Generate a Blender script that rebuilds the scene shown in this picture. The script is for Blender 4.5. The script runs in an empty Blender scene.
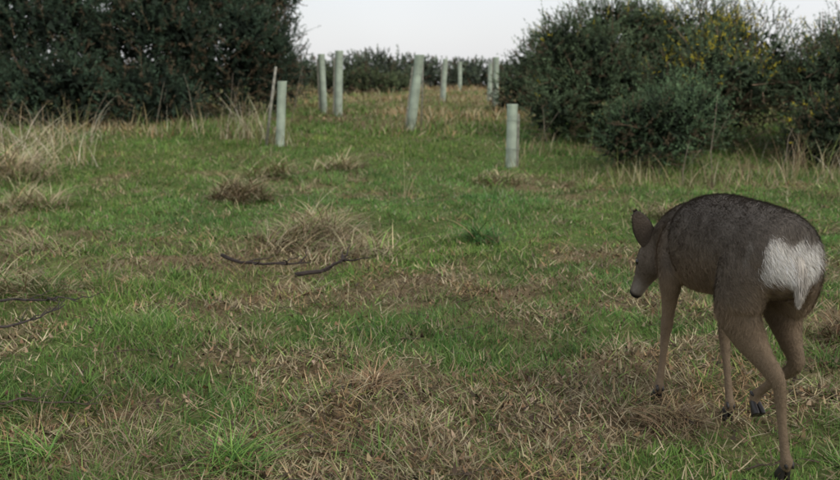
import bpy, math, numpy as np
from mathutils import Vector
rng=np.random.default_rng(7)
sc=bpy.context.scene
sc.view_settings.view_transform='Standard'; sc.view_settings.look='None'; sc.view_settings.exposure=0
# ---------------------------------------------------------------- noise
TAB=np.random.default_rng(3).random((256,256))
def vn(x,y):
    x=np.asarray(x,float);y=np.asarray(y,float)
    xi=np.floor(x).astype(int);yi=np.floor(y).astype(int);fx=x-xi;fy=y-yi
    fx=fx*fx*(3-2*fx);fy=fy*fy*(3-2*fy)
    a=TAB[xi&255,yi&255];b=TAB[(xi+1)&255,yi&255];c=TAB[xi&255,(yi+1)&255];d=TAB[(xi+1)&255,(yi+1)&255]
    return (a*(1-fx)+b*fx)*(1-fy)+(c*(1-fx)+d*fx)*fy
def fbm(x,y,s,o=3,off=0):
    v=0;amp=1;t=0
    for k in range(o):
        v=v+amp*vn(x/s+off+17*k,y/s+off*1.7+31*k);t+=amp;amp*=.5;s=s*.5
    return v/t
def sstep(a,b,x):
    t=np.clip((x-a)/(b-a),0,1);return t*t*(3-2*t)
def gz(x,y):
    x=np.asarray(x,float);y=np.asarray(y,float)
    base=np.interp(y,[-50,9,10.7,12.5,14.4,17,24,38,60,500],[0,0,.07,.21,.36,.53,.62,1.0,1.25,1.4])
    deer=np.exp(-(((x-.93)/.5)**2+((y-2.5)/.6)**2))
    far=sstep(60,20,y)
    b=(fbm(x,y,1.3,2,5)-.5)*.10+(fbm(x,y,.28,2,9)-.5)*.08
    return base+b*(1-deer)*far+.0
def brown(x,y):
    n=.55*fbm(x,y,.8,3,2)+.45*fbm(x,y,.22,3,22)
    g=lambda cx,cy,rx,ry:np.exp(-(((x-cx)/rx)**2+((y-cy)/ry)**2))
    p=.49+0*x
    p=p+.03*sstep(3.6,2.6,y)
    p=p+.09*g(.5,4.4,1.4,.9)+.08*g(-.1,2.6,.6,.5)+.08*g(1.6,3.4,.8,1.0)+.05*g(-.9,2.6,.5,.4)
    p=p-.10*g(-1.3,3.6,.7,.7)-.05*g(-.9,4.6,.5,.3)-.05*g(1.0,6.0,1.0,.7)
    p=p-.18*sstep(4.8,7.0,y)*sstep(17,13,y)
    p=p+.10*g(-1.6,8,.4,.4)+.13*g(-.7,5.7,.5,.5)+.10*g(-1.0,9.8,.9,.4)+.12*g(.9,9.3,.7,.3)+.12*g(-3.4,7.2,.6,.6)+.16*g(3.1,9.3,1.2,.7)+.1*g(.1,8.2,.5,.3)+.1*g(2.2,7.2,.5,.4)
    p=p+.10*sstep(14,18,y)
    return sstep(.34,.66,n*1.0+p-.49)
# ---------------------------------------------------------------- mesh helper
def add_mesh(name,V,F,col=None,mat=None,smooth=True,parent=None):
    V=np.asarray(V,np.float32).reshape(-1,3)
    me=bpy.data.meshes.new(name)
    if isinstance(F,np.ndarray):
        k=F.shape[1];n=F.shape[0]
        me.vertices.add(len(V));me.vertices.foreach_set('co',V.ravel())
        me.loops.add(n*k);me.loops.foreach_set('vertex_index',F.astype(np.int32).ravel())
        me.polygons.add(n);me.polygons.foreach_set('loop_start',np.arange(0,n*k,k,dtype=np.int32))
        me.update(calc_edges=True)
    else:
        me.from_pydata([tuple(map(float,v)) for v in V],[],F);me.update()
    if smooth: me.polygons.foreach_set('use_smooth',np.ones(len(me.polygons),bool))
    if col is not None:
        a=me.color_attributes.new('col','FLOAT_COLOR','POINT')
        c=np.ones((len(V),4),np.float32);c[:,:3]=col
        a.data.foreach_set('color',c.ravel())
    ob=bpy.data.objects.new(name,me);sc.collection.objects.link(ob)
    if mat: me.materials.append(mat)
    if parent: ob.parent=parent
    return ob
def empty(name,loc=(0,0,0)):
    e=bpy.data.objects.new(name,None);e.location=loc;e.empty_display_size=.1;sc.collection.objects.link(e);return e
# ---------------------------------------------------------------- materials
def mat_attr(name,rough=.8,trans=0.0,spec=.2,noise=0,nscale=30,bump=0,bscale=60):
    m=bpy.data.materials.new(name);m.use_nodes=True;nt=m.node_tree;N=nt.nodes;L=nt.links
    p=N['Principled BSDF'];out=N['Material Output']
    at=N.new('ShaderNodeAttribute');at.attribute_name='col'
    c=at.outputs['Color']
    if noise:
        tc=N.new('ShaderNodeTexCoord')
        nz=N.new('ShaderNodeTexNoise');nz.inputs['Scale'].default_value=nscale;nz.inputs['Detail'].default_value=5
        L.new(tc.outputs['Object'],nz.inputs['Vector'])
        mr=N.new('ShaderNodeMapRange');mr.inputs[1].default_value=.25;mr.inputs[2].default_value=.75
        mr.inputs[3].default_value=1-noise;mr.inputs[4].default_value=1+noise;L.new(nz.outputs['Fac'],mr.inputs[0])
        mx=N.new('ShaderNodeVectorMath');mx.operation='SCALE';L.new(c,mx.inputs[0]);L.new(mr.outputs[0],mx.inputs['Scale'])
        c=mx.outputs[0]
    L.new(c,p.inputs['Base Color']);p.inputs['Roughness'].default_value=rough;p.inputs['Specular IOR Level'].default_value=spec
    if bump:
        tc=N.new('ShaderNodeTexCoord');nb=N.new('ShaderNodeTexNoise');nb.inputs['Scale'].default_value=bscale;nb.inputs['Detail'].default_value=6
        L.new(tc.outputs['Object'],nb.inputs['Vector'])
        bp=N.new('ShaderNodeBump');bp.inputs['Strength'].default_value=bump;bp.inputs['Distance'].default_value=.02
        L.new(nb.outputs['Fac'],bp.inputs['Height']);L.new(bp.outputs[0],p.inputs['Normal'])
    if trans:
        t=N.new('ShaderNodeBsdfTranslucent');L.new(c,t.inputs['Color'])
        ms=N.new('ShaderNodeMixShader');ms.inputs[0].default_value=trans
        L.new(p.outputs[0],ms.inputs[1]);L.new(t.outputs[0],ms.inputs[2]);L.new(ms.outputs[0],out.inputs['Surface'])
    return m
M_grass=mat_attr('grass_blades',.7,.3,.15)
M_dead=mat_attr('dead_grass',.9,0,.08)
M_gorse=mat_attr('gorse_foliage',.75,0,.12)
M_ground=mat_attr('ground_soil',.95,0,.1,noise=.45,nscale=45,bump=.8,bscale=70)
M_wood=mat_attr('twig_wood',.85,0,.15,noise=.3,nscale=40,bump=.4)
M_fur=mat_attr('deer_coat',.75,0,.2,noise=.15,nscale=60,bump=.3,bscale=150)
M_hair=mat_attr('deer_hair',.75,0,.15)
# ---------------------------------------------------------------- ground
tx=np.linspace(-1,1,460);X=1.6*np.sinh(tx*math.asinh(400/1.6))
ty=np.linspace(-math.asinh(40/1.6),math.asinh(450/1.6),520);Yv=3.2+1.6*np.sinh(ty)
GX,GY=np.meshgrid(X,Yv);gx=GX.ravel();gy=GY.ravel()
z=gz(gx,gy)-.004
br=brown(gx,gy)[:,None]
soilg=np.array([.095,.125,.036]);soilb=np.array([.18,.135,.075])
dark=(.65+.7*fbm(gx,gy,.2,3,40))[:,None]
gc=(soilg*(1-br)+soilb*br)*dark
W=len(X);H=len(Yv)
i=np.arange(W*H).reshape(H,W)
F=np.stack([i[:-1,:-1].ravel(),i[:-1,1:].ravel(),i[1:,1:].ravel(),i[1:,:-1].ravel()],1)
add_mesh('ground',np.stack([gx,gy,z],1),F,gc,M_ground)
# ---------------------------------------------------------------- blades
def blades(P,L,w,az,lean,curve,col,levels=3):
    n=len(P);t=np.linspace(0,1,levels)
    dx=np.cos(az);dy=np.sin(az)
    hor=L[:,None]*(lean[:,None]*t+curve[:,None]*t**2)
    up=np.sqrt(np.clip(1-lean**2,0.0,1))
    ver=L[:,None]*(up[:,None]*t-.55*curve[:,None]*t**2)
    tw=rng.uniform(0,math.pi,n)
    wx=np.cos(az+math.pi/2+(tw-1.57)*.5);wy=np.sin(az+math.pi/2+(tw-1.57)*.5)
    ww=w[:,None]*(1-.85*t**1.6)*.5
    cx=P[:,0:1]+dx[:,None]*hor;cy=P[:,1:2]+dy[:,None]*hor;cz=P[:,2:3]+ver
    A=np.stack([cx-wx[:,None]*ww,cy-wy[:,None]*ww,cz],2);B=np.stack([cx+wx[:,None]*ww,cy+wy[:,None]*ww,cz],2)
    V=np.stack([A,B],2).reshape(n,levels*2,3)
    base=(np.arange(n)*levels*2)[:,None]
    F=np.concatenate([base+np.array([2*k,2*k+1,2*k+3,2*k+2]) for k in range(levels-1)],0)
    C=np.repeat(col[:,None,:],levels*2,1)
    return V.reshape(-1,3),F,C.reshape(-1,3)
def join(parts):
    Vs=[];Fs=[];Cs=[];o=0
    for V,F,C in parts:
        Vs.append(V);Fs.append(F+o);Cs.append(C);o+=len(V)
    return np.concatenate(Vs),np.concatenate(Fs),np.concatenate(Cs)
G1=np.array([.160,.285,.062]);G2=np.array([.095,.190,.048]);G3=np.array([.25,.33,.10])
S1=np.array([.42,.36,.22]);S2=np.array([.28,.22,.125]);S3=np.array([.14,.10,.06])
def mixc(n,cols,wt,var=.25):
    k=rng.choice(len(cols),n,p=np.array(wt)/sum(wt));c=np.array(cols)[k]
    return c*rng.uniform(1-var,1+var,(n,1))*rng.uniform(.93,1.07,(n,3))
def ysample(n,a,b,p):
    u=rng.random(n);q=1-p
    return (a**q+u*(b**q-a**q))**(1/q)
def field(n,a,b,p):
    y=ysample(n,a,b,p);x=rng.uniform(-1,1,n)*(.56*y+.9);return x,y
n=410000
x,y=field(n,1.5,34,.75)
B=brown(x,y);clump=fbm(x,y,.13,2,60)
keep=rng.random(n)<np.clip((1-.76*B)*(.30+1.2*clump),0,1)
x=x[keep];y=y[keep];B=B[keep];clump=clump[keep];n=len(x)
far=sstep(12,18,y)
tall=fbm(x,y,.5,2,80)
L=(.016+.062*tall**1.6*(.4+clump))*rng.uniform(.6,1.5,n)*(1+.3*sstep(6,9,y))+far*rng.uniform(0,.08,n)
w=.0024*(1+y/4.2)*rng.uniform(.7,1.4,n)
P=np.stack([x,y,gz(x,y)-.004],1)
col=mixc(n,[G1,G2,G3,S1],[5,3,2,.7],.18)
lum=(.46+1.05*fbm(x,y,.45,4,90))[:,None]
yel=fbm(x,y,1.7,3,33)[:,None]
col=col*lum*(np.array([1.25,1.02,.9])*yel+np.array([.75,1.0,1.15])*(1-yel))
mb=(B*.30)[:,None];col=col*(1-mb)+col.mean(1,keepdims=True)*np.array([1.3,1.1,.55])*mb
grass=blades(P,L,w,rng.uniform(0,2*math.pi,n),rng.uniform(.05,.8,n),rng.uniform(0,.5,n),col)
add_mesh('grass',grass[0],grass[1],grass[2],M_grass)
n=240000
x,y=field(n,1.5,30,.85)
B=brown(x,y);keep=rng.random(n)<(.17+.83*B)
x=x[keep];y=y[keep];B=B[keep];n=len(x)
P=np.stack([x,y,gz(x,y)+rng.uniform(-.002,.018,n)],1)
col=mixc(n,[S1,S2,S3,G3],[3.0,5,3,1.3],.25)
tone=fbm(x,y,.25,3,120)[:,None];col=col*(.30+1.25*tone)*np.where(fbm(x,y,.25,3,140)[:,None]>.62,np.array([[1.03,.90,.80]]),1)
th=blades(P,rng.uniform(.015,.065,n)*(1+y/14),.0022*(1+y/4)*rng.uniform(.6,1.5,n),rng.uniform(0,2*math.pi,n),rng.uniform(.75,1,n),rng.uniform(-.1,.25,n),col)
add_mesh('dead_grass',th[0],th[1],th[2],M_dead)
n=52000
x,y=field(n,1.6,12,.9)
B=brown(x,y);keep=rng.random(n)<(.10+.9*B*(fbm(x,y,.4,2,200)>.44))
x=x[keep];y=y[keep];n=len(x)
P=np.stack([x,y,gz(x,y)+rng.uniform(.0,.024,n)],1)
col=mixc(n,[[.22,.145,.08],[.14,.095,.055],[.31,.24,.15],[.06,.045,.032]],[3,3,2.5,2.5],.3)
lf=blades(P,rng.uniform(.010,.03,n),rng.uniform(.005,.018,n),rng.uniform(0,6.28,n),rng.uniform(.6,1,n),rng.uniform(-.5,.6,n),col,4)
add_mesh('leaf_litter',lf[0],lf[1],lf[2],M_dead)
# ---------------------------------------------------------------- tufts
def tuft(cx,cy,r,nb,Lr,cols,wt,w=.004,lean=(.1,.8),curve=(.2,.7),levels=5):
    a=rng.uniform(0,6.283,nb);rr=r*np.sqrt(rng.random(nb))
    x=cx+rr*np.cos(a);y=cy+rr*np.sin(a)
    P=np.stack([x,y,gz(x,y)-.005],1)
    az=a+rng.normal(0,.7,nb)
    L=rng.uniform(Lr[0],Lr[1],nb)
    return blades(P,L,w*rng.uniform(.6,1.3,nb),az,rng.uniform(lean[0],lean[1],nb),rng.uniform(curve[0],curve[1],nb),mixc(nb,cols,wt)*rng.uniform(.65,1.1),levels)
parts=[]
n=700
x,y=field(n,1.7,14,.75)
for k in range(n):
    b=float(brown(x[k],y[k]))
    if (x[k]-.93)**2+(y[k]-2.4)**2<.05: continue
    g=rng.random()>b*.6
    sc_=rng.uniform(.5,1.35)
    cols,wt=([G1,G2,G3,S1],[4,4,2,.8]) if g else ([S1,S2,G1],[4,3,1])
    parts.append(tuft(x[k],y[k],rng.uniform(.02,.09),int(rng.uniform(12,60)),(.03*sc_,.12*sc_),cols,wt,.0026*(1+y[k]/6)))
V,F,C=join(parts);add_mesh('grass_tufts',V,F,C,M_grass)
ST=[S1,S2,S3,[.5,.42,.26]]
def mound(cx,cy,r,hh,nb,Lr,cols,wt,w):
    off=rng.uniform(0,50)
    a=rng.uniform(0,6.283,nb);edge=.55+.9*vn(np.cos(a)*1.3+off,np.sin(a)*1.3+off)
    u=np.sqrt(rng.random(nb))**1.2;rr=r*edge*u;x=cx+rr*np.cos(a);y=cy+rr*np.sin(a)
    lump=vn(x/r*2.4+off,y/r*2.4)
    zz=gz(x,y)+hh*(1-u**2)*(.3+1.1*lump)*rng.uniform(.2,1,nb)
    az=2.4+off+1.2*np.sin(a)+rng.normal(0,1.4,nb)
    c=mixc(nb,cols,wt,.35)*(.5+.8*lump)[:,None]
    V,F,C=blades(np.stack([x,y,zz],1),rng.uniform(Lr[0],Lr[1],nb)*(.4+1.0*lump),w*rng.uniform(.6,1.4,nb),az,rng.uniform(.45,1,nb),rng.uniform(.2,.9,nb),c,5)
    return add_mesh('grass_tussock',V,F,C,M_dead)
STG=ST+[G1]
mound(-.72,5.75,.32,.15,1400,(.1,.28),STG,[4,4,4,2,1],.005)
mound(-.42,5.35,.28,.05,600,(.08,.2),STG,[4,4,3,2,1],.005)
mound(-1.62,7.9,.26,.17,1000,(.1,.26),STG,[3,4,5,.8,.6],.007)
mound(-3.3,7.6,.35,.08,600,(.12,.3),STG,[4,3,2,2,3],.007)
mound(-.95,10.6,.28,.10,420,(.12,.3),STG,[4,2,1,3,2],.009)
mound(-1.6,9.9,.35,.10,450,(.12,.3),STG,[4,4,1,1,3],.009)
mound(.85,9.6,.28,.08,350,(.08,.2),STG,[3,5,2,1,3],.009)
mound(.42,5.85,.15,.06,450,(.08,.2),[G2,[.07,.15,.05],S2],[4,3,.8],.006)
mound(-.15,2.95,.16,.04,600,(.04,.11),[[.28,.18,.10],S2,S3,S1],[4,3,1,2],.004)
mound(.75,2.6,.10,.03,300,(.04,.1),[[.26,.18,.10],S2,S3],[4,3,2],.004)
mound(-.5,2.3,.09,.02,200,(.07,.17),[G1,G2,G3],[4,5,1],.0035)
mound(-1.1,2.35,.12,.03,260,(.06,.15),[G1,G2,S1],[4,3,1],.0035)
mound(-1.95,4.3,.25,.06,500,(.1,.25),[G2,S1,S2],[2,3,3],.005)
mound(1.9,6.9,.22,.08,450,(.08,.2),STG,[4,4,2,1,2],.006)
mound(-2.4,5.6,.2,.06,350,(.08,.2),STG,[4,3,2,1,3],.005)
mound(1.68,3.45,.16,.09,600,(.06,.16),[S2,S3,[.2,.12,.07]],[3,4,3],.004)
mound(-4.6,10.0,.5,.2,900,(.15,.5),STG,[4,3,2,4,2],.009)
def tallgrass(cx,cy,rx,nb,Lr,w,lean=(.05,.5),curve=(.05,.5),pale=0):
    x=cx+rng.normal(0,rx,nb);y=cy+rng.normal(0,rx*.4,nb)
    P=np.stack([x,y,gz(x,y)-.01],1)
    a=rng.uniform(0,6.28,nb)
    return blades(P,rng.uniform(0,1,nb)**1.5*(Lr[1]-Lr[0])+Lr[0],w*rng.uniform(.5,1.3,nb),a,rng.uniform(lean[0],lean[1],nb),rng.uniform(curve[0],curve[1],nb),mixc(nb,[S1,S3,S2,[.2,.24,.08],[.58,.52,.38]],[3,2,4,3,pale]),6)
parts=[tallgrass(-4.9,10.9,.45,420,(.2,1.1),.009,(.1,.7),(.1,.7),6),tallgrass(-4.5,9.3,.4,110,(.15,.5),.008),
 tallgrass(-5.4,12.8,.6,260,(.2,1.0),.009,(.1,.6),(.1,.7),6),tallgrass(-2.6,13.4,.25,190,(.2,.95),.009,pale=3),tallgrass(-2.05,12.7,.2,110,(.2,.65),.009,pale=3),
 tallgrass(-.05,14.4,.4,150,(.15,.6),.009),tallgrass(1.7,12.0,.3,120,(.15,.4),.009),
 tallgrass(2.2,9.9,.3,150,(.12,.4),.007),tallgrass(3.0,9.6,.5,280,(.12,.45),.007,pale=1),tallgrass(4.3,9.9,.6,420,(.15,.65),.007,pale=1),
 tallgrass(-3.8,14.0,.8,200,(.15,.6),.009,pale=2),tallgrass(-.1,8.3,.08,16,(.3,.6),.005),tallgrass(4.0,8.2,.5,160,(.1,.35),.006)]
V,F,C=join(parts);add_mesh('tall_dry_grass',V,F,C,M_dead)
n=50000
y=ysample(n,13.5,50,1.2);x=rng.uniform(-1,1,n)*(.45*y+2)
P=np.stack([x,y,gz(x,y)-.01],1)
wt=fbm(x,y,1.6,4,300)
c1=mixc(n,[S1,S2,[.32,.22,.11]],[2,4,4]);c2=mixc(n,[G1,G2,S1,S2],[4,3,1,1.5])
col=np.where((wt+.18*sstep(14,20,y)+rng.normal(0,.05,n)>.62)[:,None],c1,c2)*(.5+wt)[:,None]
V,F,C=blades(P,rng.uniform(.04,.17,n)*(.4+1.2*wt)*(1+y/40),.006*(1+y/10)*rng.uniform(.6,1.3,n),rng.uniform(0,6.28,n),rng.uniform(.15,.8,n),rng.uniform(.1,.6,n),col)
add_mesh('meadow_grass',V,F,C,M_dead)
# ---------------------------------------------------------------- gorse
def unit(v): return v/np.maximum(np.linalg.norm(v,axis=1,keepdims=True),1e-9)
def gorse(name,lobes,dens,K=18,green=(.035,.062,.022),tip=(.07,.11,.035),sl=(.12,.30),sp=(.035,.07),sw=.009,flowers=0,dead=.08,seed=1,shade_fill=(.02,.03,.014),fsz=.10,sub=4):
    r=np.random.default_rng(seed);PV=[];PF=[];PC=[];o=0
    lobes=[(a[0],a[1],float(gz(a[0],a[1]))+a[2],a[3],a[4],a[5]) for a in lobes]
    big=list(lobes)
    for (cx,cy,cz,rx,ry,rz) in big:
        for q in range(sub):
            d=unit(r.normal(size=(1,3)))[0];d[2]=abs(d[2])*.9-.15;d[1]=-abs(d[1]) if q%2 else d[1]
            s=r.uniform(.30,.48)
            lobes.append((cx+d[0]*rx*.80,cy+d[1]*ry*.80,cz+d[2]*rz*.72,rx*s,ry*s,rz*s*r.uniform(.8,1.15)))
    green=np.array(green);tip=np.array(tip)
    for li,(cx,cy,cz,rx,ry,rz) in enumerate(lobes):
        tint=r.uniform(.72,1.3)
        area=4*math.pi*((rx*ry)**1.6/3+(rx*rz)**1.6/3+(ry*rz)**1.6/3)**(1/1.6)
        def lumpf(d): return .72+.54*fbm(d[:,0]*2+cx,d[:,2]*2+d[:,1]*2+cy,.6,4,li*7+seed)
        nf=int(area*130*(.1/fsz)**2);d=unit(r.normal(size=(nf,3)));rad=lumpf(d)*(.38+.38*r.random(nf))
        p=np.stack([cx+d[:,0]*rx*rad,cy+d[:,1]*ry*rad,cz+d[:,2]*rz*rad],1)
        p=p[p[:,2]>gz(p[:,0],p[:,1])+.02];nf=len(p)
        a=unit(r.normal(size=(nf,3)))*fsz*r.uniform(.4,1.2,(nf,1));b=unit(r.normal(size=(nf,3)))*fsz*r.uniform(.4,1.2,(nf,1))
        PV.append(np.stack([p-a*.5-b*.3,p+a*.6,p+b],1).reshape(-1,3));PF.append(np.arange(3*nf).reshape(nf,3)+o);o+=3*nf
        PC.append(np.repeat(np.array([shade_fill])*r.uniform(.5,1.6,(nf,1)),3,0))  # near-black inner triangles: the bush's interior shade put in as colour
        n=int(area*dens);d=unit(r.normal(size=(n,3)))
        rad=lumpf(d)*(1-.42*r.random(n)**1.3)
        p=np.stack([cx+d[:,0]*rx*rad,cy+d[:,1]*ry*rad,cz+d[:,2]*rz*rad],1)
        ok=p[:,2]>gz(p[:,0],p[:,1])+.03
        for lj,(ax,ay,azz,bx,by,bz) in enumerate(lobes):
            if lj!=li: ok&=(((p[:,0]-ax)/bx)**2+((p[:,1]-ay)/by)**2+((p[:,2]-azz)/bz)**2)>.42
        p=p[ok];d=d[ok];n=len(p)
        if n==0: continue
        D=unit(d*.7+np.array([0,0,.5])+r.normal(0,.42,(n,3)))
        SL=r.uniform(sl[0],sl[1],n);lead=r.random(n)<.07;SL[lead]*=1.9
        isdead=r.random(n)<dead*np.where(d[:,2]<-.1,3.5,1)
        patch=.25+1.5*fbm(p[:,0]+p[:,2],p[:,1]-p[:,2]*1.3,.5,4,seed*3)
        sh=patch*r.uniform(.7,1.35,n)*tint
        w=unit(np.cross(D,r.normal(size=(n,3))))*.004*(sw/.007)
        e=p+D*SL[:,None]
        PV.append(np.stack([p-w,p+w,e],1).reshape(-1,3));PF.append(np.arange(3*n).reshape(n,3)+o);o+=3*n
        sc3=np.where(isdead[:,None],np.array([[.14,.10,.065]]),np.array([[.05,.055,.03]]))*sh[:,None]
        PC.append(np.repeat(sc3,3,0))
        t=r.random((n,K))**.8
        b=p[:,None,:]+D[:,None,:]*(SL[:,None]*t)[:,:,None]
        R=unit(r.normal(size=(n*K,3))).reshape(n,K,3)
        sd=unit((D[:,None,:]*.7+R*.95).reshape(-1,3))
        b=b.reshape(-1,3);m=len(b)
        ln=r.uniform(sp[0],sp[1],(m,1))*(1.15-.5*t.reshape(-1,1))
        w=unit(np.cross(sd,r.normal(size=(m,3))))*sw*.5*r.uniform(.7,1.3,(m,1))
        PV.append(np.stack([b-w,b+w,b+sd*ln],1).reshape(-1,3));PF.append(np.arange(3*m).reshape(m,3)+o);o+=3*m
        tt=t.reshape(-1,1)
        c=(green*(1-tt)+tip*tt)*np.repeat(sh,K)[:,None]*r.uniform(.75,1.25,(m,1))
        dd=np.repeat(isdead,K)
        c[dd]=(np.array([.16,.12,.075])*r.uniform(.5,1.2,(dd.sum(),1)))
        if flowers:
            fp=(fbm(p[:,0],p[:,2]*1.4+p[:,1],.3,2,seed+50)>.52)&(r.random(n)<flowers)&(d[:,2]>.05)
            ff=np.repeat(fp,K)&(tt[:,0]>.3)&(r.random(m)<.7)
            c[ff]=np.array([.66,.55,.05])*r.uniform(.6,1.1,(ff.sum(),1))
        PC.append(np.repeat(c,3,0))
    return add_mesh(name,np.concatenate(PV),np.concatenate(PF),np.concatenate(PC),M_gorse,smooth=False)
DG=(.030,.052,.036);DT=(.056,.090,.054);kw=dict(green=DG,tip=DT,sw=.014,sp=(.05,.095),shade_fill=(.016,.024,.016),fsz=.15)
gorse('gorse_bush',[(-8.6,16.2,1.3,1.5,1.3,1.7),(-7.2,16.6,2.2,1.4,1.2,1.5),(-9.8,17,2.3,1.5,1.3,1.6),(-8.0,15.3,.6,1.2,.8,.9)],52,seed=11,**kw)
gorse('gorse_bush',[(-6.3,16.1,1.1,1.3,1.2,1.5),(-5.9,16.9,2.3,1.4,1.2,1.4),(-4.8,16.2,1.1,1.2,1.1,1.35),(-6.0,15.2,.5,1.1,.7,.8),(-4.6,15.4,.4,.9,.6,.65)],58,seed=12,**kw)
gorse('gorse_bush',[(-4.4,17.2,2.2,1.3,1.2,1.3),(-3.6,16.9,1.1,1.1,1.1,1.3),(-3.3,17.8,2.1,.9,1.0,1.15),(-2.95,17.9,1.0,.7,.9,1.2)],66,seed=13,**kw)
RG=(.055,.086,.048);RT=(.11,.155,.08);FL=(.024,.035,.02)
kw=dict(green=RG,tip=RT,shade_fill=FL,fsz=.10,sw=.0105)
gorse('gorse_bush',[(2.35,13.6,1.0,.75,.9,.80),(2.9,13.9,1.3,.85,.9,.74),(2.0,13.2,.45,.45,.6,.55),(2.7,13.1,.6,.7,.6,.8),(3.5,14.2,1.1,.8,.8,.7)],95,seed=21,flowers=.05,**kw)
gorse('gorse_bush',[(2.75,10.55,.48,.52,.5,.50),(3.15,10.9,.55,.48,.5,.56),(2.45,10.8,.33,.4,.4,.4)],130,green=(.08,.14,.078),tip=(.16,.245,.12),seed=22,sp=(.03,.055),sw=.0085,sl=(.1,.24),shade_fill=FL,fsz=.07)
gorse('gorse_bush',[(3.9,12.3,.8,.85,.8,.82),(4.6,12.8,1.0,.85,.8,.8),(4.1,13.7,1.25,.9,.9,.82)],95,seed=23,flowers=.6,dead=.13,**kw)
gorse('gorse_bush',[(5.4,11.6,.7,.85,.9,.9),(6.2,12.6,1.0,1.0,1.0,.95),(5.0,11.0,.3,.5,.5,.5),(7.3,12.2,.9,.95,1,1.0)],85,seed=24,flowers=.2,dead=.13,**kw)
gorse('gorse_bush',[(1.95,18.5,.35,.5,.6,.5),(2.7,19,.8,.9,.8,.9)],60,green=RG,tip=RT,seed=25,sw=.015,sp=(.05,.09),shade_fill=FL)
r2=np.random.default_rng(5);lob=[]
for k in range(52):
    xx=-36+k*1.4+r2.uniform(-.4,.4);yy=46+r2.uniform(-3,3)
    hh=r2.uniform(.66,1.05)+(.28 if abs(xx+1.5)<1.6 else 0)
    lob.append((xx,yy,hh*.6,r2.uniform(1.1,1.7),1.3,hh))
gorse('distant_gorse_thicket',lob,26,K=14,green=(.075,.10,.075),tip=(.13,.165,.105),seed=31,sw=.045,sp=(.10,.2),sl=(.15,.35),shade_fill=(.05,.065,.045),fsz=.3,sub=0)  # foliage colours lifted, painting distance haze into the far bushes
gorse('gorse_bush',[(-1.9,33,.3,.8,.7,.5),(-1.0,33.5,.25,.6,.6,.4),(-3,32,.35,.8,.6,.5)],60,K=16,green=(.06,.08,.045),tip=(.10,.13,.06),seed=33,sw=.03,sp=(.07,.14),shade_fill=(.04,.05,.03),fsz=.2,sub=0)
# ---------------------------------------------------------------- sticks
def stick(pts,rad,seg=7):
    V=[];F=[];n=len(pts)
    pts=[Vector(p) for p in pts]
    for i_,p in enumerate(pts):
        t=(pts[min(i_+1,n-1)]-pts[max(i_-1,0)]).normalized()
        a=t.cross(Vector((.3,.2,1) if abs(t.z)<.9 else (1,0,0))).normalized();b=t.cross(a)
        for k in range(seg):
            an=2*math.pi*k/seg;V.append(p+(a*math.cos(an)+b*math.sin(an))*rad[i_])
    for i_ in range(n-1):
        for k in range(seg):
            F.append((i_*seg+k,i_*seg+(k+1)%seg,(i_+1)*seg+(k+1)%seg,(i_+1)*seg+k))
    F.append(tuple(range(seg))[::-1]);F.append(tuple(range((n-1)*seg,n*seg)))
    return V,F
def sticks(name,lst,col):
    V=[];F=[]
    for pts,rad in lst:
        v,f=stick(pts,rad);o=len(V);V+=v;F+=[tuple(i_+o for i_ in q) for q in f]
    V=np.array([tuple(v) for v in V]);c=np.tile(np.array([col]),(len(V),1))
    return add_mesh(name,V,F,c,M_wood)
def wander(x,y,az,L,n=8,z0=.02,lift=0,rs=.25):
    pts=[];r=rng
    for k in range(n):
        pts.append((x,y,float(gz(x,y))+z0+lift*(k/n)+r.uniform(-.004,.012)))
        az+=r.normal(0,rs);x+=math.cos(az)*L/n;y+=math.sin(az)*L/n
    return pts,list(np.linspace(1,.35,n))
def branchset(specs):
    out=[]
    for (x,y,az,L,rad,z0,lift) in specs:
        p,rr=wander(x,y,az,L,9,z0,lift);out.append((p,[rad*q for q in rr]))
        for k in (2,3,5,6,7):
            q=p[k];pp,r3=wander(q[0],q[1],az+rng.choice([-1,1])*rng.uniform(.4,1.0),L*rng.uniform(.2,.45),6,z0,lift*.8+.02)
            pp=[(a,b,c+(q[2]-pp[0][2])) for a,b,c in pp];out.append((pp,[rad*.5*s for s in r3]))
    return out
sticks('fallen_branch',branchset([(-1.12,5.0,-.35,.6,.011,.035,.02),(-.66,4.65,.1,.62,.013,.035,.03)]),(.05,.04,.035))
sticks('fallen_branch',branchset([(-1.95,4.0,-.5,.45,.007,.035,.03),(-1.75,3.6,.9,.4,.006,.03,.04)]),(.06,.05,.045))
sticks('fallen_branch',branchset([(-1.35,2.7,.3,.4,.004,.02,.02)]),(.09,.07,.055))
lst=[]
for k in range(170):
    y_=ysample(1,1.8,9,.8)[0];x_=rng.uniform(-1,1)*(.5*y_+.4)
    p,rr=wander(x_,y_,rng.uniform(0,6.28),rng.uniform(.06,.28),5,.012,.01);lst.append((p,[rng.uniform(.0015,.0035)*q for q in rr]))
sticks('twigs',lst,(.085,.065,.048))
lst=[]
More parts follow.
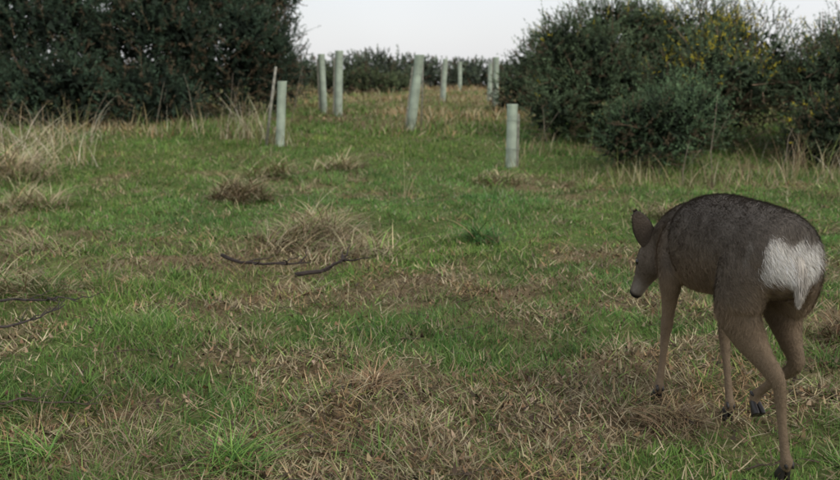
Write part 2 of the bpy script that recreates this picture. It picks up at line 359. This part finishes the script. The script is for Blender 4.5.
for (x_,y_,h_,lx) in [(-3.0,14.2,.9,.1),(-2.75,14.0,.7,-.12),(2.75,9.4,.5,.05),(3.1,9.5,.95,.0),(-4.2,14.3,.8,.2),(-3.55,14.5,.9,-.2),(.0,14.6,.8,.1),(-2.1,14.5,1.0,.25),(3.9,9.8,.6,.15),(-5.1,14.2,.7,.25),(1.75,12.3,.6,-.1)]:
    g=float(gz(x_,y_));m=rng.uniform(-.05,.05)
    lst.append(([(x_,y_,g-.02),(x_+lx*.3+m,y_,g+h_*.4),(x_+lx*.7,y_+.03,g+h_*.75),(x_+lx,y_,g+h_)],[.006,.005,.003,.0015]))
    lst.append(([(x_+lx*.3+m,y_,g+h_*.4),(x_+lx*.3+m+.1,y_,g+h_*.65),(x_+lx*.3+.16,y_,g+h_*.85)],[.003,.002,.0012]))
sticks('dead_stems',lst,(.24,.20,.15))
# ---------------------------------------------------------------- tree shelters
def mat_plain(name,col,rough=.6,trans=0,noise=.15,nscale=12):
    m=bpy.data.materials.new(name);m.use_nodes=True;nt=m.node_tree;N=nt.nodes;L=nt.links;p=N['Principled BSDF']
    tc=N.new('ShaderNodeTexCoord');nz=N.new('ShaderNodeTexNoise');nz.inputs['Scale'].default_value=nscale;nz.inputs['Detail'].default_value=6
    L.new(tc.outputs['Object'],nz.inputs['Vector'])
    cr=N.new('ShaderNodeValToRGB');cr.color_ramp.elements[0].position=.3;cr.color_ramp.elements[1].position=.7
    cr.color_ramp.elements[0].color=[c*(1-noise*1.6) for c in col]+[1];cr.color_ramp.elements[1].color=[min(1,c*(1+noise)) for c in col]+[1]
    L.new(nz.outputs['Fac'],cr.inputs[0]);L.new(cr.outputs[0],p.inputs['Base Color']);p.inputs['Roughness'].default_value=rough
    if trans:
        t=N.new('ShaderNodeBsdfTranslucent');L.new(cr.outputs[0],t.inputs['Color']);ms=N.new('ShaderNodeMixShader');ms.inputs[0].default_value=trans
        L.new(p.outputs[0],ms.inputs[1]);L.new(t.outputs[0],ms.inputs[2]);L.new(ms.outputs[0],N['Material Output'].inputs['Surface'])
    return m
M_tube=mat_plain('shelter_plastic',(.49,.57,.45),.6,.25,.2,7)
M_stake=mat_plain('stake_timber',(.26,.25,.20),.85,0,.3,20)
M_tie=mat_plain('tie_plastic',(.30,.36,.28),.5)
def tree_shelter(x,y,h,r=.06,lean=(0,0),stake=True,sh=.9,sside=-1):
    g=float(gz(x,y));e=empty('tree_shelter',(x,y,g));S=24
    V=[];F=[]
    prof=[(r*1.03,-.03),(r*1.02,.02),(r,.1*h),(r*.98,.35*h),(r*.985,.6*h),(r*.99,.85*h),(r*1.0,.96*h),(r*1.05,.985*h),(r*1.07,h),(r*1.02,h),(r*.93,.97*h),(r*.92,.5*h),(r*.92,-.03)]
    for rr,zz in prof:
        for k in range(S):
            a=2*math.pi*k/S;q=rr*(1+.025*math.cos(4*a)+(.012 if k%3==0 else 0))
            V.append((q*math.cos(a)+lean[0]*zz,q*math.sin(a)+lean[1]*zz,zz))
    for j in range(len(prof)-1):
        for k in range(S): F.append((j*S+k,j*S+(k+1)%S,(j+1)*S+(k+1)%S,(j+1)*S+k))
    add_mesh('tube',V,F,None,M_tube,parent=e)
    if stake:
        s=.013;ox=sside*(r+.016);V=[];H_=h*sh
        for zz,ss in [(-.05,s),(H_*.5,s),(H_-.02,s),(H_,s*.7)]:
            for (a,b) in [(-1,-1),(1,-1),(1,1),(-1,1)]: V.append((ox+a*ss+lean[0]*zz,.0+b*ss+lean[1]*zz,zz))
        F=[(j*4+k,j*4+(k+1)%4,(j+1)*4+(k+1)%4,(j+1)*4+k) for j in range(3) for k in range(4)]+[(3,2,1,0),(12,13,14,15)]
        add_mesh('stake',V,F,None,M_stake,smooth=False,parent=e)
        for fz in (.3,.75):
            V=[];F=[];zz=h*fz;S2=20
            for j,(dr,dz) in enumerate([(.0,-.003),(.003,-.003),(.003,.003),(0,.003)]):
                for k in range(S2):
                    a=2*math.pi*k/S2;ax=r+.010+dr;bx=r*1.05+dr
                    ex=ax*math.cos(a)+sside*.03*(1+sside*math.cos(a))/2
                    V.append((ex+lean[0]*zz,bx*math.sin(a)+lean[1]*zz,zz+dz))
            for j in range(4):
                for k in range(S2): F.append((j*S2+k,j*S2+(k+1)%S2,((j+1)%4)*S2+(k+1)%S2,((j+1)%4)*S2+k))
            add_mesh('tie',V,F,None,M_tie,parent=e)
    return e
shel=[(1.10,10.9,.76,.062,(.01,0),True,.85,1),(-.15,14.4,1.2,.072,(.12,0),True,.85,-1),(-1.94,12.5,.88,.06,(.06,.02),False,.9,-1),
(-1.53,17,1.2,.072,(.03,0),True,.9,-1),(-1.88,17.8,1.15,.065,(-.03,0),True,.9,-1),(.63,25,1.2,.066,(.05,0),True,.9,-1),(1.62,37,1.15,.075,(0,0),False,.9,-1),
(1.83,22,1.2,.066,(0,0),True,1.0,-1),(1.98,26,1.1,.068,(.03,0),False,.9,-1)]
for s in shel: tree_shelter(*s)
V,F,C=join([tallgrass(s[0],s[1]-.02,.11,70,(.06,.26+.004*s[1]),.004*(1+s[1]/10),pale=1) for s in shel]);add_mesh('grass_around_shelters',V,F,C,M_dead)
def stake_post(x,y,h,lx,r=.022):
    g=float(gz(x,y));v,f=stick([(x,y,g-.05),(x+lx*.5,y,g+h*.5),(x+lx,y,g+h)],[r,r,r*.85],seg=8)
    V=np.array([tuple(q) for q in v]);add_mesh('wooden_stake',V,f,None,M_stake)
stake_post(-2.12,12.4,1.1,.17,.02)
stake_post(.02,14.8,1.1,.03,.012)
# ---------------------------------------------------------------- roe deer
TH=math.radians(8);OX,OY=.945,2.38
fv=np.array([-math.sin(TH),math.cos(TH),0]);lv=np.array([-math.cos(TH),-math.sin(TH),0])
OZ=float(gz(OX,OY))
def W3(p): p=np.asarray(p,float);return np.array([OX,OY,OZ])+p[...,0:1]*fv+p[...,1:2]*lv+p[...,2:3]*np.array([0,0,1])
def cr(P,sub=5):
    P=np.array(P,float);out=[]
    for k in range(len(P)-1):
        p0=P[max(k-1,0)];p1=P[k];p2=P[k+1];p3=P[min(k+2,len(P)-1)]
        for s in range(sub):
            t=s/sub;out.append(.5*((2*p1)+(-p0+p2)*t+(2*p0-5*p1+4*p2-p3)*t*t+(-p0+3*p1-3*p2+p3)*t**3))
    out.append(P[-1]);return np.array(out)
def loft(rows,seg=20,sub=5,lat=(0,1,0)):
    R=cr(rows,sub);n=len(R);V=[];F=[];lat=np.array(lat,float)
    for k in range(n):
        t=R[min(k+1,n-1),:3]-R[max(k-1,0),:3];t/=np.linalg.norm(t)
        a=lat-t*np.dot(lat,t);a/=np.linalg.norm(a);b=np.cross(t,a)
        for j in range(seg):
            an=2*math.pi*j/seg;V.append(R[k,:3]+a*math.cos(an)*max(R[k,3],.002)+b*math.sin(an)*max(R[k,4],.002))
    for k in range(n-1):
        for j in range(seg): F.append((k*seg+j,k*seg+(j+1)%seg,(k+1)*seg+(j+1)%seg,(k+1)*seg+j))
    F.append(tuple(range(seg))[::-1]);F.append(tuple(range((n-1)*seg,n*seg)))
    return V,F
parts=[]
parts.append(loft([(-.135,0,.570,.03,.03),(-.125,0,.567,.062,.068),(-.10,0,.565,.088,.098),(-.04,0,.565,.112,.120),(.05,0,.562,.120,.132),(.16,0,.556,.122,.140),(.28,0,.545,.124,.150),(.38,0,.528,.116,.148),(.46,0,.512,.096,.138),(.53,0,.512,.076,.114),(.58,0,.515,.056,.08),(.60,0,.515,.02,.03)],28))
parts.append(loft([(.42,0,.54,.07,.09),(.52,0,.545,.068,.094),(.60,.004,.53,.056,.078),(.655,.012,.500,.050,.068),(.69,.020,.470,.045,.058),(.70,.022,.452,.036,.044)],20))
hb=np.array([.675,.024,.480]);hd=np.array([.095,.045,-.19]);hd/=np.linalg.norm(hd)
def hp(t): return hb+hd*t
rows=[]
for t,a,b in [(-.02,.02,.024),(-.005,.038,.044),(.03,.049,.058),(.07,.051,.060),(.105,.044,.052),(.14,.033,.041),(.175,.026,.033),(.205,.0235,.028),(.226,.020,.022),(.235,.008,.01)]:
    q=hp(t);rows.append((q[0],q[1],q[2],a,b))
hlat=np.array([-.15,.95,0.]);hlat/=np.linalg.norm(hlat)
parts.append(loft(rows,20,lat=hlat))
k_=1.10
def leg(rows):
    return loft([(f,l,z_,a*(k_ if z_<.42 else 1),b*(k_ if z_<.42 else 1)) for f,l,z_,a,b in rows],16)
parts.append(leg([(-.02,.045,.60,.05,.08),(.0,.062,.54,.066,.108),(.01,.074,.47,.060,.098),(.02,.076,.41,.048,.076),(-.02,.066,.355,.035,.056),(-.09,.052,.30,.021,.033),(-.135,.042,.265,.017,.027),(-.148,.036,.23,.0130,.0190),(-.158,.03,.15,.0108,.0134),(-.172,.025,.075,.0115,.0135),(-.178,.022,.055,.0145,.0165),(-.168,.02,.03,.0125,.0145)]))
parts.append(leg([(-.02,-.045,.60,.05,.08),(.0,-.062,.54,.066,.108),(.03,-.076,.47,.060,.096),(.06,-.08,.41,.048,.072),(.03,-.077,.355,.033,.049),(-.02,-.07,.305,.021,.032),(-.045,-.066,.278,.017,.027),(-.03,-.06,.25,.0130,.0190),(.02,-.045,.205,.0108,.0134),(.07,-.032,.155,.0115,.0135),(.085,-.028,.138,.0145,.0165),(.085,-.026,.112,.0125,.0135)]))
parts.append(leg([(.46,.05,.56,.04,.07),(.48,.068,.49,.045,.07),(.46,.078,.43,.038,.058),(.455,.080,.38,.028,.038),(.465,.078,.31,.019,.024),(.472,.080,.24,.017,.020),(.470,.083,.215,.014,.016),(.462,.092,.14,.0105,.012),(.452,.102,.07,.0115,.013),(.448,.105,.052,.0145,.016),(.455,.108,.03,.0130,.0145)]))
parts.append(leg([(.44,-.05,.56,.04,.07),(.45,-.070,.49,.045,.07),(.42,-.078,.43,.038,.058),(.40,-.077,.38,.028,.038),(.378,-.07,.31,.019,.024),(.355,-.062,.24,.017,.020),(.345,-.06,.215,.014,.016),(.305,-.052,.14,.0105,.012),(.268,-.044,.07,.0115,.013),(.258,-.042,.052,.0145,.016),(.266,-.04,.03,.0130,.0145)]))
V=[];F=[]
for v,f in parts:
    o=len(V);V+=list(v);F+=[tuple(k+o for k in q) for q in f]
tmp=add_mesh('tmp',np.array(V),F)
md=tmp.modifiers.new('r','REMESH');md.mode='VOXEL';md.voxel_size=.0052
ms=tmp.modifiers.new('s','SMOOTH');ms.iterations=8;ms.factor=.5
dg=bpy.context.evaluated_depsgraph_get();ev=tmp.evaluated_get(dg);me=bpy.data.meshes.new_from_object(ev)
bpy.data.objects.remove(tmp)
nv=len(me.vertices);co=np.zeros(nv*3,np.float32);me.vertices.foreach_get('co',co);co=co.reshape(-1,3).astype(float)
no=np.zeros(nv*3,np.float32);me.vertices.foreach_get('normal',no);no=no.reshape(-1,3)
def coat(p,nn):
    f,l,z_=p[:,0],p[:,1],p[:,2]
    base=np.array([.128,.104,.078]);back=np.array([.105,.090,.074]);tan=np.array([.20,.145,.093]);leg=np.array([.165,.120,.075])
    nz=fbm(f*1.0+l,z_+l*.7,.05,3,5);n2=fbm(f+2*l,z_-l,.16,3,15)
    c=np.tile(base,(len(p),1))
    k=sstep(.52,.68,z_+.05*(nz-.5))[:,None];c=c*(1-k)+back*k
    k=sstep(.47,.38,z_+.05*(nz-.5))[:,None];c=c*(1-k)+leg*k
    k=(sstep(.2,-.6,nn[:,2])*sstep(.35,.40,z_)*.7)[:,None];c=c*(1-k)+tan*1.15*k
    k=(sstep(.42,.52,f)*sstep(.60,.50,z_)*.6)[:,None];c=c*(1-k)+tan*k
    k=sstep(.56,.66,f)[:,None];c=c*(1-k)+np.array([.13,.104,.078])*k
    t=(p-hb)@hd;hh=(f>.66)
    k=(sstep(.205,.222,t)*hh)[:,None];c=c*(1-k)+np.array([.012,.011,.011])*k
    k=(sstep(.13,.18,t)*sstep(.215,.20,t)*hh*sstep(.1,-.5,nn[:,0])*.6)[:,None];c=c*(1-k)+np.array([.32,.29,.25])*k
    e=np.sqrt((l/.090)**2+((z_-.562-.014*np.abs(l)/.09)/.064)**2)+.9*(nz-.5)
    k=(sstep(1.12,.70,e)*sstep(-.045,-.085,f))[:,None];c=c*(1-k)+np.array([.66,.63,.57])*k
    k=(sstep(.014,.004,np.abs(l+.0))*sstep(.60,.57,z_)*sstep(.47,.49,z_)*sstep(-.08,-.11,f)*.5)[:,None];c=c*(1-k)+np.array([.3,.25,.2])*k
    return c*(.82+.18*nz+.18*n2)[:,None]
C=coat(co,no)
wco=W3(co).astype(np.float32);me.vertices.foreach_set('co',wco.ravel());me.update()
a=me.color_attributes.new('col','FLOAT_COLOR','POINT');cc=np.ones((nv,4),np.float32);cc[:,:3]=C;a.data.foreach_set('color',cc.ravel())
me.polygons.foreach_set('use_smooth',np.ones(len(me.polygons),bool));me.materials.clear();me.materials.append(M_fur)
deer=empty('roe_deer');body=bpy.data.objects.new('body',me);sc.collection.objects.link(body);body.parent=deer
me.calc_loop_triangles();nt_=len(me.loop_triangles);tri=np.zeros(nt_*3,np.int32);me.loop_triangles.foreach_get('vertices',tri);tri=tri.reshape(-1,3)
A,Bb,Cc=co[tri[:,0]],co[tri[:,1]],co[tri[:,2]]
ar=np.linalg.norm(np.cross(Bb-A,Cc-A),axis=1);pr=ar/ar.sum()
nh=160000;ti=rng.choice(nt_,nh,p=pr);u=rng.random((nh,1));v=rng.random((nh,1));sw_=(u+v)>1;u=np.where(sw_,1-u,u);v=np.where(sw_,1-v,v)
p=A[ti]*(1-u-v)+Bb[ti]*u+Cc[ti]*v;nn=unit(no[tri[ti,0]].astype(float)+no[tri[ti,1]]+no[tri[ti,2]])
hc=coat(p+rng.normal(0,.006,(nh,3)),nn)
flow=np.tile(np.array([-.8,0,-.45]),(nh,1));
legk=sstep(.46,.38,p[:,2])[:,None];flow=flow*(1-legk)+np.array([-.1,0,-1.])*legk
headk=(p[:,0]>.67)[:,None];flow=np.where(headk,-hd*1.0,flow)
flow=flow-nn*np.sum(flow*nn,1,keepdims=True);flow=unit(flow+1e-4)
cl=(fbm(p[:,0]*1.0+p[:,1]*1.3,p[:,2]*1.6,.03,2,77)-.5)
isr=(hc[:,0]>.34)&(p[:,0]<0)
hl=np.where(isr,rng.uniform(.014,.034,nh),rng.uniform(.010,.020,nh))*np.where(p[:,2]<.36,.5,1)*np.where(p[:,0]>.66,.5,1)
hl=hl*(1-.5*(p[:,2]<.2))
lift=np.where(isr,.7,.28)[:,None]
hd_=unit(flow+nn*lift+np.stack([cl*0,cl*.4,cl*.3],1)+rng.normal(0,.18,(nh,3)))
wd=unit(np.cross(hd_,nn+rng.normal(0,.3,(nh,3))))*np.where(isr,.0007,.0006)[:,None]
b0=p-nn*.001;tip_=p+hd_*hl[:,None]
HV=np.stack([b0-wd,b0+wd,tip_],1).reshape(-1,3)
hcol=hc*rng.uniform(.7,1.35,(nh,1))*(1+cl[:,None]*.25);hcol=np.clip(hcol,0,.8)
add_mesh('fur',W3(HV),np.arange(nh*3).reshape(nh,3),np.repeat(hcol,3,0),M_hair,parent=deer)
def ear(base,tip,face,w,name):
    base=np.array(base,float);tip=np.array(tip,float);ax=tip-base;Ln=np.linalg.norm(ax);ax/=Ln
    face=np.array(face,float);face-=ax*np.dot(face,ax);face/=np.linalg.norm(face);side=np.cross(ax,face)
    V=[];F=[];C=[];ns,nw=14,11
    for i_ in range(ns):
        s=i_/(ns-1);hw=w*(max(0,math.sin(math.pi*(.14+.84*s)))**.6)
        hw=max(hw,.003)
        for j in range(nw):
            q=-1+2*j/(nw-1);ang=q*(1.25-.65*s)
            V.append(base+ax*Ln*s+side*hw*math.sin(ang)/math.sin(1.25-.65*s)+face*hw*(.9-.5*s)*(1-math.cos(ang))*1.0)
            edge=abs(q)>.85 or s>.93
            C.append((.04,.034,.03) if edge else (.105,.084,.066))
    for i_ in range(ns-1):
        for j in range(nw-1): F.append((i_*nw+j,i_*nw+j+1,(i_+1)*nw+j+1,(i_+1)*nw+j))
    ob=add_mesh(name,W3(np.array(V)),F,np.array(C),M_fur,parent=deer)
    m=ob.modifiers.new('s','SOLIDIFY');m.thickness=.004;m.offset=0
    Va=np.array(V);k=rng.integers(0,len(Va),1400);P=Va[k];d=unit(ax+rng.normal(0,.35,(1400,3)))
    wv=unit(np.cross(d,rng.normal(size=(1400,3))))*.0006
    HV=np.stack([P-wv,P+wv,P+d*rng.uniform(.006,.014,(1400,1))],1).reshape(-1,3)
    add_mesh(name+'_hair',W3(HV),np.arange(4200).reshape(1400,3),np.repeat(np.array(C)[k]*rng.uniform(.8,1.5,(1400,1)),3,0),M_hair,parent=deer)
ear((.688,.050,.462),(.652,.130,.598),(1.0,-.15,.1),.034,'ear_left')
ear((.695,-.006,.46),(.675,-.085,.55),(1.0,.15,.1),.034,'ear_right')
M_eye=bpy.data.materials.new('eye_dark');M_eye.use_nodes=True;M_eye.node_tree.nodes['Principled BSDF'].inputs['Base Color'].default_value=(.01,.007,.005,1);M_eye.node_tree.nodes['Principled BSDF'].inputs['Roughness'].default_value=.12
def ball(name,c,r,mat):
    V=[];F=[];a_,b_=14,9
    for i_ in range(b_+1):
        for j in range(a_):
            ph=math.pi*i_/b_;th_=2*math.pi*j/a_;V.append(np.array(c)+np.array([math.sin(ph)*math.cos(th_)*r[0],math.sin(ph)*math.sin(th_)*r[1],math.cos(ph)*r[2]]))
    for i_ in range(b_):
        for j in range(a_): F.append((i_*a_+j,i_*a_+(j+1)%a_,(i_+1)*a_+(j+1)%a_,(i_+1)*a_+j))
    return add_mesh(name,W3(np.array(V)),F,None,mat,parent=deer)
hn=np.cross(hlat,hd);hn=hn if hn[0]>0 else -hn
for s_,nm in ((1,'eye_left'),(-1,'eye_right')):
    ball(nm,hb+hd*.088+hlat*.042*s_+hn*.016,(.011,.009,.011),M_eye)
M_hoof=mat_plain('hoof_horn',(.02,.017,.015),.45)
def hoof(f,l,z_,pitch,name):
    V=[];F=[]
    def addp(rows,seg,sub):
        nonlocal V,F
        v,q=loft(rows,seg,sub)
        v=np.array(v);c_,s2=math.cos(pitch),math.sin(pitch)
        ff=v[:,0]*c_+(v[:,2]-.04)*s2;zz=-v[:,0]*s2+(v[:,2]-.04)*c_+.04
        v=np.stack([ff+f,v[:,1]+l,zz+z_],1)
        o=len(V);V+=list(v);F+=[tuple(k+o for k in g) for g in q]
    for s_ in (-1,1):
        addp([(0,s_*.006,.040,.008,.011),(.004,s_*.0075,.026,.0085,.014),(.009,s_*.0085,.012,.0088,.019),(.013,s_*.009,.001,.0085,.022)],12,3)
        addp([(-.014,s_*.008,.062,.004,.005),(-.020,s_*.009,.05,.005,.006),(-.022,s_*.009,.042,.002,.003)],8,2)
    add_mesh(name,W3(np.array(V)),F,None,M_hoof,parent=deer)
hoof(-.168,.02,-.004,0,'hoof_hind_left')
hoof(.455,.108,-.004,0,'hoof_fore_left')
hoof(.266,-.04,-.004,.1,'hoof_fore_right')
hoof(.085,-.026,.082,1.0,'hoof_hind_right')
v,f=loft([(-.120,0,.585,.012,.01),(-.138,0,.56,.017,.013),(-.146,0,.525,.015,.012),(-.146,0,.495,.009,.008),(-.143,0,.475,.003,.003)],14)
v=np.array(v);add_mesh('tail_tuft',W3(v),f,np.tile([[.48,.44,.38]],(len(v),1)),M_fur,parent=deer)
k=rng.integers(0,len(v),2500);P=v[k];ctr=np.array([-.142,0,.54]);d=unit(unit(P-ctr)*.35+np.array([-.12,0,-1])+rng.normal(0,.15,(2500,3)))
wv=unit(np.cross(d,rng.normal(size=(2500,3))))*.0008
HV=np.stack([P-wv,P+wv,P+d*rng.uniform(.012,.03,(2500,1))],1).reshape(-1,3)
add_mesh('tail_hair',W3(HV),np.arange(7500).reshape(2500,3),np.repeat(np.array([[.54,.50,.44]])*rng.uniform(.5,1.2,(2500,1)),3,0),M_hair,parent=deer)
# ---------------------------------------------------------------- light
w=bpy.data.worlds.new('World');sc.world=w;w.use_nodes=True;N=w.node_tree.nodes;L=w.node_tree.links
bg=N['Background'];sk=N.new('ShaderNodeTexSky');sk.sky_type='NISHITA';sk.sun_disc=False
SE=math.radians(42);SR=math.radians(140);sk.sun_elevation=SE;sk.sun_rotation=SR;sk.air_density=1.2;sk.dust_density=3
L.new(sk.outputs[0],bg.inputs['Color']);bg.inputs['Strength'].default_value=.05
bg2=N.new('ShaderNodeBackground');bg2.inputs['Color'].default_value=(.95,.95,.99,1)
tc=N.new('ShaderNodeTexCoord');nz=N.new('ShaderNodeTexNoise');nz.inputs['Scale'].default_value=2.5;nz.inputs['Detail'].default_value=3
L.new(tc.outputs['Generated'],nz.inputs['Vector'])
mr=N.new('ShaderNodeMapRange');mr.inputs[1].default_value=.3;mr.inputs[2].default_value=.7;mr.inputs[3].default_value=.68;mr.inputs[4].default_value=.78
L.new(nz.outputs['Fac'],mr.inputs[0]);L.new(mr.outputs[0],bg2.inputs['Strength'])
ad=N.new('ShaderNodeAddShader');L.new(bg.outputs[0],ad.inputs[0]);L.new(bg2.outputs[0],ad.inputs[1]);L.new(ad.outputs[0],N['World Output'].inputs['Surface'])
sl_=bpy.data.lights.new('sun','SUN');sl_.energy=1.2;sl_.angle=math.radians(30);sl_.color=(1,.98,.93)
so=bpy.data.objects.new('sun',sl_);sc.collection.objects.link(so)
sd=Vector((math.sin(SR)*math.cos(SE),math.cos(SR)*math.cos(SE),math.sin(SE)))
so.rotation_euler=sd.to_track_quat('Z','Y').to_euler()
# ---------------------------------------------------------------- camera
cam=bpy.data.cameras.new('camera');co_=bpy.data.objects.new('camera',cam);sc.collection.objects.link(co_)
cam.sensor_width=36;cam.lens=36*900/840;cam.clip_end=2000;cam.clip_start=.05
cam.dof.use_dof=True;cam.dof.focus_distance=2.7;cam.dof.aperture_fstop=4.5
co_.location=(0,0,1.0);co_.rotation_euler=(math.radians(90-9.46),0,0)
sc.camera=co_
